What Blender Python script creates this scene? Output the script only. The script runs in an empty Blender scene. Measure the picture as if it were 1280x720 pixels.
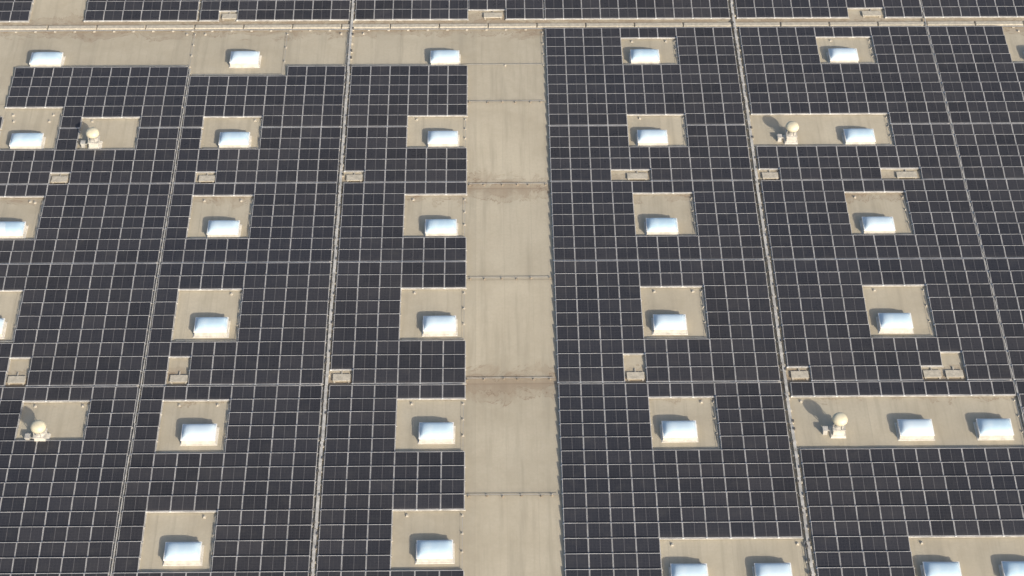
import bpy, math, random
from mathutils import Vector, Matrix
random.seed(7)
W=12.0; D=7.312; RH=10.0
def roofz(Y):
    r=-Y/D; t=((r-0.56)/2.0)%1.0
    return RH+0.14*abs(2*t-1)-0.07
scene=bpy.context.scene
scene.view_settings.view_transform='Standard'
scene.view_settings.look='None'; scene.view_settings.exposure=0

# ---------------- materials ----------------
class NT:
    def __init__(s,name):
        s.m=bpy.data.materials.new(name); s.m.use_nodes=True
        s.t=s.m.node_tree; s.b=s.t.nodes['Principled BSDF']
    def n(s,typ,**kw):
        nd=s.t.nodes.new(typ)
        for k,v in kw.items(): setattr(nd,k,v)
        return nd
    def l(s,a,b): s.t.links.new(a,b)
    def val(s,sock,v):
        if isinstance(v,(int,float)): sock.default_value=v
        else: s.l(v,sock)
    def math(s,op,a,b=0.0,c=None,clamp=False):
        nd=s.n('ShaderNodeMath',operation=op); nd.use_clamp=clamp
        s.val(nd.inputs[0],a); s.val(nd.inputs[1],b)
        if c is not None: s.val(nd.inputs[2],c)
        return nd.outputs[0]
    def noise(s,vec,scale,detail=4,rough=0.55,dist=0.0):
        nd=s.n('ShaderNodeTexNoise'); s.l(vec,nd.inputs['Vector'])
        nd.inputs['Scale'].default_value=scale; nd.inputs['Detail'].default_value=detail
        nd.inputs['Roughness'].default_value=rough; nd.inputs['Distortion'].default_value=dist
        return nd.outputs['Fac']
    def ramp(s,v,a,b,lo=0.0,hi=1.0,smooth=True):
        nd=s.n('ShaderNodeMapRange'); 
        if smooth: nd.interpolation_type='SMOOTHSTEP'
        s.val(nd.inputs[0],v)
        for i,x in zip((1,2,3,4),(a,b,lo,hi)): nd.inputs[i].default_value=x
        return nd.outputs[0]
    def mix(s,f,a,b,typ='MIX'):
        nd=s.n('ShaderNodeMix',data_type='RGBA',blend_type=typ)
        s.val(nd.inputs[0],f)
        for i,x in ((6,a),(7,b)):
            if isinstance(x,tuple): nd.inputs[i].default_value=(*x,1)
            else: s.l(x,nd.inputs[i])
        return nd.outputs[2]
def simple(name,col,rough=0.6,metal=0.0,var=0.15,scale=3.0):
    k=NT(name)
    geo=k.n('ShaderNodeNewGeometry').outputs['Position']
    f=k.noise(geo,scale,5,0.6)
    c=k.mix(k.ramp(f,0.3,0.7),tuple(x*(1-var) for x in col),tuple(min(1,x*(1+var)) for x in col))
    k.l(c,k.b.inputs['Base Color']); k.b.inputs['Roughness'].default_value=rough
    k.b.inputs['Metallic'].default_value=metal
    return k.m

def mat_roof():
    k=NT('roof_membrane_mat')
    P=k.n('ShaderNodeNewGeometry').outputs['Position']
    sx=k.n('ShaderNodeSeparateXYZ'); k.l(P,sx.inputs[0]); X,Y=sx.outputs[0],sx.outputs[1]
    big=k.noise(P,0.16,5,0.6,0.4); mid=k.noise(P,0.9,6,0.65,0.3); fine=k.noise(P,7.0,4,0.7)
    mp=k.n('ShaderNodeMapping'); k.l(P,mp.inputs[0]); mp.inputs['Scale'].default_value=(2.2,0.14,1)
    streak=k.noise(mp.outputs[0],1.0,4,0.6)
    c=k.mix(k.ramp(big,0.3,0.7),(0.41,0.355,0.26),(0.53,0.47,0.355))
    c=k.mix(k.ramp(mid,0.25,0.75,0.0,0.55),c,(0.53,0.475,0.365))
    c=k.mix(k.ramp(streak,0.45,0.72,0.0,0.55),c,(0.34,0.30,0.225))
    c=k.mix(k.ramp(fine,0.3,0.8,0.0,0.35),c,(0.38,0.34,0.26))
    # membrane lap seams: sheets 1.53 m wide, running along Y
    sid=k.math('DIVIDE',k.math('ADD',k.math('ADD',X,100.4),k.math('MULTIPLY',mid,0.05)),1.53)
    fx=k.math('FRACT',sid)
    seam=k.math('LESS_THAN',k.math('ABSOLUTE',k.math('SUBTRACT',fx,0.5)),0.014)
    idx=k.math('FLOOR',k.math('ADD',sid,0.5))
    wn=k.n('ShaderNodeTexWhiteNoise',noise_dimensions='1D'); k.l(idx,wn.inputs['W'])
    c=k.mix(k.math('MULTIPLY',wn.outputs[0],0.2),c,(0.30,0.27,0.21))
    c=k.mix(k.math('MULTIPLY',k.math('MULTIPLY',seam,k.ramp(big,0.35,0.65,0.2,1.0)),0.14),c,(0.22,0.19,0.15))
    # transverse seams every row pitch
    r=k.math('DIVIDE',Y,-D)
    fr=k.math('FRACT',k.math('ADD',r,10.44))
    d=k.math('MINIMUM',fr,k.math('SUBTRACT',1.0,fr))
    wob=k.math('MULTIPLY',k.math('SUBTRACT',mid,0.5),0.012)
    ts=k.math('LESS_THAN',k.math('ADD',d,wob),0.005)
    c=k.mix(k.math('MULTIPLY',ts,0.38),c,(0.19,0.16,0.12))
    soft=k.math('SUBTRACT',1.0,k.ramp(k.math('ADD',d,k.math('MULTIPLY',k.math('SUBTRACT',mid,0.5),0.12)),0.0,0.06))
    c=k.mix(k.math('MULTIPLY',soft,0.16),c,(0.24,0.205,0.16))
    # ponding dirt in the valleys (r = 1.56 + 2n)
    fv=k.math('FRACT',k.math('DIVIDE',k.math('ADD',r,10.44),2.0))
    dv=k.math('MULTIPLY',fv,2.0)
    dv=k.math('MINIMUM',dv,k.math('SUBTRACT',2.0,dv))
    lo=k.noise(P,0.55,5,0.7,1.2)
    band=k.math('SUBTRACT',1.0,k.ramp(k.math('ADD',dv,k.math('MULTIPLY',k.math('SUBTRACT',lo,0.5),0.6)),-0.02,0.19))
    c=k.mix(k.math('MULTIPLY',band,0.52),c,(0.26,0.18,0.115))
    for off,wd,st in ((0.13,0.012,0.5),(0.05,0.011,0.6)):
        ring=k.math('SUBTRACT',1.0,k.ramp(k.math('ABSOLUTE',k.math('SUBTRACT',k.math('ADD',dv,k.math('MULTIPLY',k.math('SUBTRACT',lo,0.5),0.5)),off)),0.0,wd))
        c=k.mix(k.math('MULTIPLY',k.math('MULTIPLY',ring,k.ramp(mid,0.36,0.58)),st),c,(0.20,0.13,0.08))
    k.l(c,k.b.inputs['Base Color'])
    k.b.inputs['Roughness'].default_value=0.85
    bp=k.n('ShaderNodeBump'); bp.inputs['Strength'].default_value=0.4; bp.inputs['Distance'].default_value=0.025
    k.l(k.math('ADD',mid,k.math('MULTIPLY',seam,0.3)),bp.inputs['Height']); k.l(bp.outputs[0],k.b.inputs['Normal'])
    return k.m

def mat_glass():
    k=NT('solar_glass')
    uv=k.n('ShaderNodeUVMap',uv_map='UVMap').outputs[0]
    sx=k.n('ShaderNodeSeparateXYZ'); k.l(uv,sx.inputs[0]); U,V=sx.outputs[0],sx.outputs[1]
    at=k.n('ShaderNodeAttribute',attribute_name='rnd').outputs['Fac']
    P=k.n('ShaderNodeNewGeometry').outputs['Position']
    big=k.noise(P,0.10,4); mid=k.noise(P,1.6,5,0.65)
    def lines(c,n,w):
        f=k.math('FRACT',k.math('MULTIPLY',c,n))
        return k.math('LESS_THAN',k.math('MINIMUM',f,k.math('SUBTRACT',1.0,f)),w)
    cl=k.math('MAXIMUM',lines(U,6.0,0.035),lines(V,5.0,0.035))
    cen=lines(U,2.0,0.022)
    c=k.mix(at,(0.029,0.029,0.033),(0.046,0.045,0.050))
    c=k.mix(k.ramp(big,0.35,0.65,0,0.6),c,(0.031,0.033,0.042))  # broad sky reflection across the panels, put into the glass colour
    c=k.mix(k.math('MULTIPLY',cl,0.25),c,(0.10,0.10,0.11))
    c=k.mix(k.math('MULTIPLY',cen,0.40),c,(0.22,0.21,0.21))
    edge=k.ramp(V,0.0,0.22,0.30,0.0)
    dirt=k.math('MULTIPLY',k.math('ADD',edge,k.ramp(mid,0.45,0.9,0,0.30)),0.5)
    c=k.mix(dirt,c,(0.15,0.138,0.12))
    k.l(c,k.b.inputs['Base Color'])
    k.l(k.ramp(mid,0.2,0.8,0.22,0.40),k.b.inputs['Roughness'])
    k.b.inputs['Specular IOR Level'].default_value=0.34
    return k.m
def mat_dome():
    k=NT('skylight_acrylic')
    oi=k.n('ShaderNodeObjectInfo').outputs['Random']
    tc=k.n('ShaderNodeTexCoord').outputs['Object']
    f=k.noise(tc,2.5,4)
    c=k.mix(oi,(0.44,0.60,0.72),(0.60,0.71,0.79))
    c=k.mix(k.ramp(f,0.35,0.75,0,0.45),c,(0.72,0.79,0.82))
    k.l(c,k.b.inputs['Base Color']); k.b.inputs['Roughness'].default_value=0.3
    return k.m
M_roof=mat_roof(); M_glass=mat_glass(); M_dome=mat_dome()
M_alu=simple('aluminium_frame',(0.47,0.46,0.45),0.5,0.15,0.2,1.2)
M_under=simple('panel_backsheet',(0.10,0.10,0.10),0.8)
M_galv=simple('galvanised_steel',(0.50,0.48,0.44),0.55,0.12,0.25,2.5)
M_conc=simple('concrete_block',(0.47,0.43,0.36),0.9,0,0.25,8.0)
M_box=simple('beige_cover',(0.48,0.435,0.35),0.7,0,0.15,5.0)
M_curb=simple('skylight_curb',(0.60,0.57,0.51),0.6,0,0.15,3.0)
M_white=simple('white_flange',(0.80,0.80,0.78),0.4,0,0.06,3.0)
M_cream=simple('cream_cowl',(0.66,0.60,0.44),0.5,0,0.1,2.0)
M_dark=simple('dark_opening',(0.09,0.085,0.08),0.8)
M_wall=simple('metal_cladding',(0.45,0.46,0.47),0.5,0.1,0.08,0.4)
M_asph=simple('asphalt',(0.05,0.05,0.052),0.9,0,0.25,0.6)
M_grass=simple('grass',(0.06,0.09,0.03),0.95,0,0.35,0.08)
M_wire=simple('conductor_wire',(0.40,0.39,0.37),0.5,0.3)
M_brown=simple('weathered_block',(0.26,0.22,0.17),0.9,0,0.35,3.0)

# ---------------- mesh builder ----------------
class MB:
    def __init__(s): s.v=[];s.f=[];s.m=[];s.uv=[];s.r=[];s.sm=[]
    def face(s,pts,mat=0,uv=None,rnd=0.5,smooth=False):
        i=len(s.v); s.v+= [tuple(p) for p in pts]; n=len(pts)
        s.f.append(tuple(range(i,i+n))); s.m.append(mat); s.r.append(rnd); s.sm.append(smooth)
        s.uv+= uv if uv else [(0.5,0.5)]*n
    def box(s,x0,x1,y0,y1,z0,z1,mat=0,taper=0.0,bottom=False):
        t=taper
        b=[(x0,y0,z0),(x1,y0,z0),(x1,y1,z0),(x0,y1,z0)]
        a=[(x0+t,y0+t,z1),(x1-t,y0+t,z1),(x1-t,y1-t,z1),(x0+t,y1-t,z1)]
        s.face(a,mat)
        for i in range(4):
            j=(i+1)%4; s.face([b[i],b[j],a[j],a[i]],mat)
        if bottom: s.face(b[::-1],mat)
    def obj(s,name,mats,loc=None,parent=None,merge=False):
        me=bpy.data.meshes.new(name); me.from_pydata(s.v,[],s.f)
        for m in mats: me.materials.append(m)
        me.polygons.foreach_set('material_index',s.m)
        me.polygons.foreach_set('use_smooth',s.sm)
        l=me.uv_layers.new(name='UVMap'); l.data.foreach_set('uv',[c for p in s.uv for c in p])
        a=me.attributes.new('rnd','FLOAT','FACE'); a.data.foreach_set('value',s.r)
        if merge:
            import bmesh
            bm=bmesh.new(); bm.from_mesh(me); bmesh.ops.remove_doubles(bm,verts=bm.verts,dist=1e-4); bm.to_mesh(me); bm.free()
        me.update()
        o=bpy.data.objects.new(name,me); scene.collection.objects.link(o)
        if loc: o.location=loc
        if parent: o.parent=parent
        return o

# ---------------- building + ground ----------------
XL,XR=-4.75*W,5.42*W; RT,RB=-4.6,8.6; YT,YB=-RT*D,-RB*D
g=MB(); g.face([(-1500,-1500,0),(1500,-1500,0),(1500,1500,0),(-1500,1500,0)]); g.obj('ground',[M_grass])
g=MB(); g.face([(XL-30,YB-40,0.004),(XR+30,YB-40,0.004),(XR+30,YT+30,0.004),(XL-30,YT+30,0.004)]); g.obj('yard_pavement',[M_asph])
bld=bpy.data.objects.new('warehouse_building',None); scene.collection.objects.link(bld)
g=MB(); rs=[RT]; x=math.ceil(RT-0.56)+0.56
while x<RB: rs.append(x); x+=1
rs.append(RB)
for a,b in zip(rs[:-1],rs[1:]):
    ya,yb=-a*D,-b*D
    g.face([(XL,yb,roofz(yb)),(XR,yb,roofz(yb)),(XR,ya,roofz(ya)),(XL,ya,roofz(ya))])
g.obj('roof_membrane',[M_roof],parent=bld)
g=MB(); T=0.35
g.box(XL-T,XR+T,YT,YT+T,0.01,RH+0.6); g.box(XL-T,XR+T,YB-T,YB,0.01,RH+0.6)
g.box(XL-T,XL,YB,YT,0.01,RH+0.6); g.box(XR,XR+T,YB,YT,0.01,RH+0.6)
g.obj('walls',[M_wall],parent=bld)
g=MB()
for i in range(9):
    x=XL+8+i*13; g.box(x,x+4,YB-T-0.12,YB-T-0.003,0.02,4.4)
g.obj('loading_doors',[M_galv],parent=bld)

# ---------------- layout (W units in X, D units in r) ----------------
fields=[('Z2',-4.575,10,.095),('Z1',-3.602,10,.095),('A',-2.601,12,.0957),('B',-1.437,8,.0958),('C',-.64,6,.0963),('S',-.058,4,.0963),
        ('Dd',.335,10,.095),('E',1.325,10,.0955),('F',2.289,10,.0955),('G',3.29,10,.095),('H',4.26,10,.095)]
bands=[]
for i in range(30): bands.append((-.505-.1225*(i+1),.1225))
for r0,n,p in ((-.365,10,.1230),(.883,5,.1235),(1.517,7,.1230),(2.395,9,.1302),(3.588,37,.1225)):
    for i in range(n): bands.append((r0+i*p,p))
op=[]
def O(a,b,c,d): op.append((a,b,c,d))
O(-5,-2.30,-.37,.77); O(-2.32,-1.44,-.37,.12); O(-1.45,-.97,-.37,.24); O(-.98,-.66,-.37,.12); O(-.66,.33,-.37,.12)
O(-.061,.334,-.37,20)
k1=(.735,1.13); k2=(1.65,2.135); k3=(2.655,3.175); k4=(3.71,4.21); k5=(4.69,5.19)
for k in (k1,k2,k3): O(-2.31,-2.02,*k)
O(-1.93,-1.64,*k1); O(-1.93,-1.64,3.71,4.09)
for k in (k1,k2,k3,k4,k5): O(-1.335,-1.05,*k); O(-.352,-.06,*k)
for k in ((-.245,.125),k1,k2,k3,k4): O(.715,1.0,*k)
for k in ((-.245,.125),k2,k3): O(1.705,1.99,*k)
O(1.3,1.99,*k1); O(1.3,2.28,*k4); O(.715,1.3,4.94,5.43); O(1.705,2.28,4.94,5.43)
for k in ((-.365,.125),k1,k2,k3,k4,k5): O(2.675,2.96,*k)
O(-2.31,-2.02,-1.3,-.505); O(-2.31,-2.02,*k5)
small=[(-2.03,-1.93,1.378,1.5),(-1.335,-1.24,1.378,1.5),(-.64,-.544,1.378,1.5),(.62,.81,1.378,1.5),(1.325,1.42,1.378,1.5),(1.895,2.085,1.378,1.5),
 (-2.03,-1.93,3.302,3.56),(-1.335,-1.24,3.302,3.56),(-.64,-.544,3.43,3.56),(.62,.715,3.302,3.56),(1.325,1.42,3.43,3.56),(1.895,1.99,3.43,3.56),(1.99,2.085,3.302,3.56),
 (-.058,.135,-.6275,-.505),(1.895,2.085,-.6275,-.505),(-1.335,-1.24,-.6275,-.505)]
for s in small: O(*s)
sky=[]
for n in (-4,-3,3,4):
    x=.825+n
    for k in range(0,8):
        O(x-.14,x+.15,k-.34,k+.17); sky.append((x,k+.03))
for x in [.825+n for n in range(-5,5)]:
    for k in (-1,-2,-3):
        O(x-.12,x+.16,k-.34,k+.17); sky.append((x,k+.03))
    for k in (6,7):
        if -4<x<3 and (x>.33 or x<-.05): O(x-.12,x+.16,k-.27,k+.2); sky.append((x,k+.06))
def blocked(x,r):
    for a,b,c,d in op:
        if a<x<b and c<r<d: return True
    return False

def module(mb,x0,x1,y0,y1):
    jz=random.uniform(-.004,.004); tl=random.uniform(-.008,.008)
    zf=roofz(y0)+.12+jz; zb=roofz(y1)+.235+jz+random.uniform(-.004,.004)
    fw=.021; th=.035
    def p(u,v,h=0):
        return (x0+(x1-x0)*u, y0+(y1-y0)*v, zf+(zb-zf)*v+tl*(u-.5)+h)
    du=fw/(x1-x0); dv=(fw+.010)/(y1-y0)
    o=[p(0,0),p(1,0),p(1,1),p(0,1)]; i=[p(du,dv),p(1-du,dv),p(1-du,1-dv),p(du,1-dv)]
    for a in range(4):
        b=(a+1)%4; mb.face([o[a],o[b],i[b],i[a]],1)
    gl=[(q[0],q[1],q[2]-.003) for q in i]
    mb.face(gl,0,[(0,0),(1,0),(1,1),(0,1)],random.random())
    lo=[(q[0],q[1],q[2]-th) for q in o]
    for a in range(4):
        b=(a+1)%4; mb.face([lo[a],lo[b],o[b],o[a]],1)
    mb.face(lo[::-1],2)
for name,fx,nc,p in fields:
    mb=MB(); up=MB()
    for ri,(r0,pr) in enumerate(bands):
        for c in range(nc):
            cx=fx+(c+.5)*p; cr=r0+pr/2
            if name=='S' and r0>-.4: continue
            if blocked(cx,cr): continue
            x0=(fx+c*p)*W+.006; x1=(fx+(c+1)*p)*W-.006
            yb=-(r0)*D-.022; yf=-(r0+pr)*D+.026
            tgt=up if r0<-.4 else mb
            module(tgt,x0,x1,yf,yb)
            zf=roofz(yf)
            left=(c==0) or blocked(cx-p,cr); right=(c==nc-1) or blocked(cx+p,cr)
            tgt.box(x0-.06 if left else x0-.006,x1+.06 if right else x1+.006,yf-.042,yf-.008,zf+.04,zf+.105,3)
            if random.random()<.85:
                q=x0-.006; tgt.box(q-.045,q+.045,yf-.045,yf-.003,zf+.107,zf+.14,4)
            for e,flag in ((x0,left),(x1,right)):
                tgt.box(e-.03,e+.03,yf-.02,yb+.02,zf+.005,zf+.05,3)
    for m in (mb,up):
        if m.f: m.obj('solar_panel_array',[M_glass,M_alu,M_under,M_galv,M_white])

# ---------------- skylights ----------------
def skylight_mesh():
    s=MB(); w,d=.86,.52
    s.box(-w-.08,w+.08,-d-.08,d+.08,0,.05,0,.03)
    s.box(-w,w,-d,d,.05,.33,0,.03)
    s.box(-w-.01,w+.01,-d-.01,d+.01,.33,.385,1,.006,True)
    N=16
    def P(i,j):
        u=-1+2*i/N; v=-1+2*j/N
        h=(1-abs(u)**5)**.6*(1-abs(v)**2.4)**.6 if abs(u)<1 and abs(v)<1 else 0
        return (u*(w-.04),v*(d-.04),.386+.26*h)
    for i in range(N):
        for j in range(N):
            s.face([P(i,j),P(i+1,j),P(i+1,j+1),P(i,j+1)],2,smooth=True)
    o=s.obj('roof_skylight',[M_curb,M_white,M_dome],merge=True)
    me=o.data; bpy.data.objects.remove(o); return me
SM=skylight_mesh()
vis=[(-2.165,0),(-1.18,0),(-.178,0),(.825,0),(1.823,0),(2.82,0),
 (-2.17,1),(-1.18,1),(-.18,1),(.826,1),(1.823,1),(2.82,1),
 (-2.16,2),(-1.178,2),(-.181,2),(.833,2),(1.83,2),(2.82,2),
 (-2.155,3),(-1.177,3),(-.179,3),(.829,3),(1.82,3),(2.82,3),
 (-1.171,4),(-.184,4),(.829,4),(1.816,4),(2.147,4),(2.82,4),
 (-2.17,5),(-1.175,5),(-.181,5),(2.82,5),(.817,5.2),(1.147,5.2),(1.81,5.2),(2.12,5.2)]
for x,r in [(a+.003,b+.03) for a,b in vis]+sky:
    X,Y=x*W,-r*D
    o=bpy.data.objects.new('roof_skylight',SM); scene.collection.objects.link(o)
    o.location=(X,Y,roofz(Y)-.01); o.rotation_euler=(0,0,math.radians(random.uniform(-.6,.6)))

# ---------------- ventilators ----------------
def lathe(s,prof,cx,cy,mat,n=28):
    for (r0,z0),(r1,z1) in zip(prof[:-1],prof[1:]):
        for i in range(n):
            a,b=2*math.pi*i/n,2*math.pi*(i+1)/n
            q=[(cx+r0*math.cos(a),cy+r0*math.sin(a),z0),(cx+r0*math.cos(b),cy+r0*math.sin(b),z0),(cx+r1*math.cos(b),cy+r1*math.sin(b),z1),(cx+r1*math.cos(a),cy+r1*math.sin(a),z1)]
            s.face(q,mat,smooth=True)
def vent_mesh():
    s=MB()
    s.box(-.40,.40,-.40,.40,0,.12,0,.05); s.box(-.28,.28,-.28,.28,.12,.50,0,.01)
    s.box(-.32,.32,-.32,.32,.50,.55,1,.01,True)
    lathe(s,[(.26,.55),(.24,.62),(.24,.98)],0,0,1)
    lathe(s,[(.24,.98),(.36,.93),(.38,.96),(.39,1.02),(.37,1.11),(.31,1.20),(.22,1.25),(.11,1.275),(.001,1.28)],0,0,2)
    for i in range(4):
        a=i*math.pi/2+.4; s.box(.3*math.cos(a)-.015,.3*math.cos(a)+.015,.3*math.sin(a)-.015,.3*math.sin(a)+.015,.55,.96,1)
    s.box(-.76,-.54,-.16,.10,.0,.34,1,.01); s.box(-.54,-.40,-.06,-.02,.2,.24,1)
    s.box(-.79,-.51,-.19,.13,.34,.37,1,.01,True)
    o=s.obj('roof_ventilator',[M_curb,M_galv,M_cream],merge=True); me=o.data; bpy.data.objects.remove(o); return me
VM=vent_mesh()
for x,r in ((-1.845,1.06),(1.496,1.03),(-1.823,4.05),(1.495,4.03),(-1.83,7.0),(1.495,7.0),(3.45,1.0),(3.45,4.0)):
    X,Y=x*W,-r*D
    o=bpy.data.objects.new('roof_ventilator',VM); scene.collection.objects.link(o); o.location=(X,Y,roofz(Y)-.01)

# ---------------- junction boxes in small gaps ----------------
def jb_mesh(wd,dp):
    s=MB()
    s.box(-wd/2,wd/2,-dp/2,dp/2,.04,.10,0,.01,True)
    s.box(-wd/2-.03,wd/2+.03,-dp/2-.03,dp/2+.03,.10,.12,0,.01,True)
    for sx in(-1,1):
        s.box(sx*wd/2-.06*sx-.05,sx*wd/2-.06*sx+.05,-dp/2-.08,dp/2+.08,0,.035,1)
    s.box(-.03,.03,dp/2,dp/2+.3,.05,.09,1)
    return s
for a,b,c,d in small:
    wide=(b-a)>.12
    x=(a+b)/2*W+(.35 if wide else 0); r=d-.055
    o=jb_mesh(1.1 if wide else .85,.42).obj('cable_junction_box',[M_box,M_conc]); Y=-r*D; o.location=(x,Y,roofz(Y))

# ---------------- cable trays, conduits ----------------
def tray(x,r0,r1,w,dense=True):
    s=MB(); y=-r0*D; yend=-r1*D
    while y>yend:
        Ln=random.uniform(1.5,2.6); y2=max(yend,y-Ln)
        z1,z2=roofz(y),roofz(y2); ox=random.uniform(-.02,.02)
        g0=.02
        a=[(x-w/2+ox,y2+g0,z2+.10),(x+w/2+ox,y2+g0,z2+.10),(x+w/2+ox,y-g0,z1+.10),(x-w/2+ox,y-g0,z1+.10)]
        t=[(q[0],q[1],q[2]+.06) for q in a]
        s.face(t,0)
        for j in range(4):
            k=(j+1)%4; s.face([a[j],a[k],t[k],t[j]],0)
        s.face(a[::-1],0)
        yy=y-.3
        while yy>y2:
            zz=roofz(yy)
            s.box(x-w/2-(.08 if dense else .03),x+w/2+(.08 if dense else .03),yy-.06,yy+.06,zz,zz+.095,1,.01)
            if dense and random.random()<.75:
                q=random.choice((-1,1))*(w/2+.02)
                s.box(x+q-.05,x+q+.05,yy-.07,yy+.07,zz+.10,zz+.2,2)
            yy-=.8 if dense else 1.5
        y=y2
    return s.obj('cable_tray',[M_galv,M_conc,M_dark])
for gx in (-2.622,-.655,1.305,3.265):
    tray(gx*W,-4.3,8.2,.15)
for gx in (-1.4445,2.2845,-3.62,4.25):
    tray(gx*W,.14 if gx>-2 and gx<0 else -4.2,8.2,.05,False)

s=MB(); y=-(-.43)*D; z=roofz(y); x=XL+.5
while x<XR-.5:
    x2=min(XR-.5,x+3.0)
    s.box(x,x2-.01,y-.20,y+.20,z-.02,z+.10+random.uniform(0,.004),0,.06); x=x2
s.obj('expansion_joint_cap',[M_box])
s=MB(); y=-(-.385)*D
s.box(XL+.5,XR-.5,y-.03,y+.03,z+.06,z+.09,0)
x=XL+1
while x<XR-1:
    s.box(x-.08,x+.08,y-.08,y+.08,roofz(y)-.02,roofz(y)+.07,1,.015); x+=1.2
s.obj('lightning_conductor_rail',[M_wire,M_conc])

s=MB()
def blk(x,y,sz=.085,m=1):
    z=roofz(y); s.box(x-sz,x+sz,y-sz,y+sz,z-.01,z+.08,m,.02)
    s.box(x-.012,x+.012,y-.012,y+.012,z+.08,z+.14,0)
def wire(x0,y0,x1,y1):
    w=.010
    if abs(x1-x0)>abs(y1-y0):
        s.box(min(x0,x1),max(x0,x1),y0-w,y0+w,roofz(y0)+.12,roofz(y0)+.14,0,0,True)
    else:
        n=max(1,int(abs(y1-y0)/2)); 
        for i in range(n):
            a=y0+(y1-y0)*i/n; b=y0+(y1-y0)*(i+1)/n; za,zb=roofz(a)+.13,roofz(b)+.13
            s.face([(x0-w,a,za),(x0+w,a,za),(x0+w,b,zb),(x0-w,b,zb)],0)
for a,b,c,d in op:
    if b-a<.2 or b-a>1.0 or d-c>1 or d-c<.3: continue
    if b<=-1.96 and c<-.3: continue
    x0,x1=a*W+.16,b*W-.12; yt,ybm=-c*D-.28,-d*D+.16
    wire(x1,yt,x1,ybm)
    for t in (0,.33,.66,1): blk(x1,yt+(ybm-yt)*t,.05)
    wire(x0,ybm,x1,ybm)
    for t in (.15,.5,.8): blk(x0+(x1-x0)*t,ybm,.05)
    if random.random()<.7: blk(x0+random.uniform(.3,.8),yt+.02,.07)
    if random.random()<.7: blk(x1-random.uniform(.3,.8),yt+.02,.07)
for r in (.57,1.52,2.55,3.52,4.57,5.55,6.55,7.55):
    y=-r*D
    for fx in (-.045,.03,.10,.17,.24,.305):
        blk(fx*W+random.uniform(-.15,.15),y+random.uniform(-.04,.04),.055,2)
    wire(-.055*W,y,.32*W,y)
s.obj('lightning_conductor_cable',[M_wire,M_conc,M_brown])

# ---------------- light ----------------
el=math.radians(28); az=math.radians(148)
sd=Vector((math.sin(az)*math.cos(el),math.cos(az)*math.cos(el),math.sin(el)))
L=bpy.data.lights.new('sun','SUN'); L.energy=4.2; L.angle=math.radians(.9); L.color=(1,.915,.78)
lo=bpy.data.objects.new('sun',L); scene.collection.objects.link(lo); lo.rotation_euler=(-sd).to_track_quat('-Z','Y').to_euler(); lo.location=(0,0,60)
w=bpy.data.worlds.new('World'); scene.world=w; w.use_nodes=True
nt=w.node_tree; bg=nt.nodes['Background']; st=nt.nodes.new('ShaderNodeTexSky'); st.sky_type='NISHITA'
st.sun_disc=False; st.sun_elevation=el; st.sun_rotation=az; st.dust_density=3.0
nt.links.new(st.outputs[0],bg.inputs[0]); bg.inputs[1].default_value=.15

# ---------------- camera ----------------
cam=bpy.data.cameras.new('camera'); co=bpy.data.objects.new('camera',cam); scene.collection.objects.link(co)
cam.sensor_width=36; cam.lens=70; cam.clip_end=4000; cam.clip_start=.5
Yc=Vector((-40,2582,-2489)).normalized()
Xc=Vector((1,.006,(-40+.006*2582)/2489))
Xc=(Xc-Yc*Xc.dot(Yc)).normalized(); Zc=Xc.cross(Yc)
Rcw=Matrix((Xc,Yc,Zc)).to_4x4()
Rcw.translation=Vector((.67,-93.4,RH+76.9))
co.matrix_world=Rcw
scene.camera=co
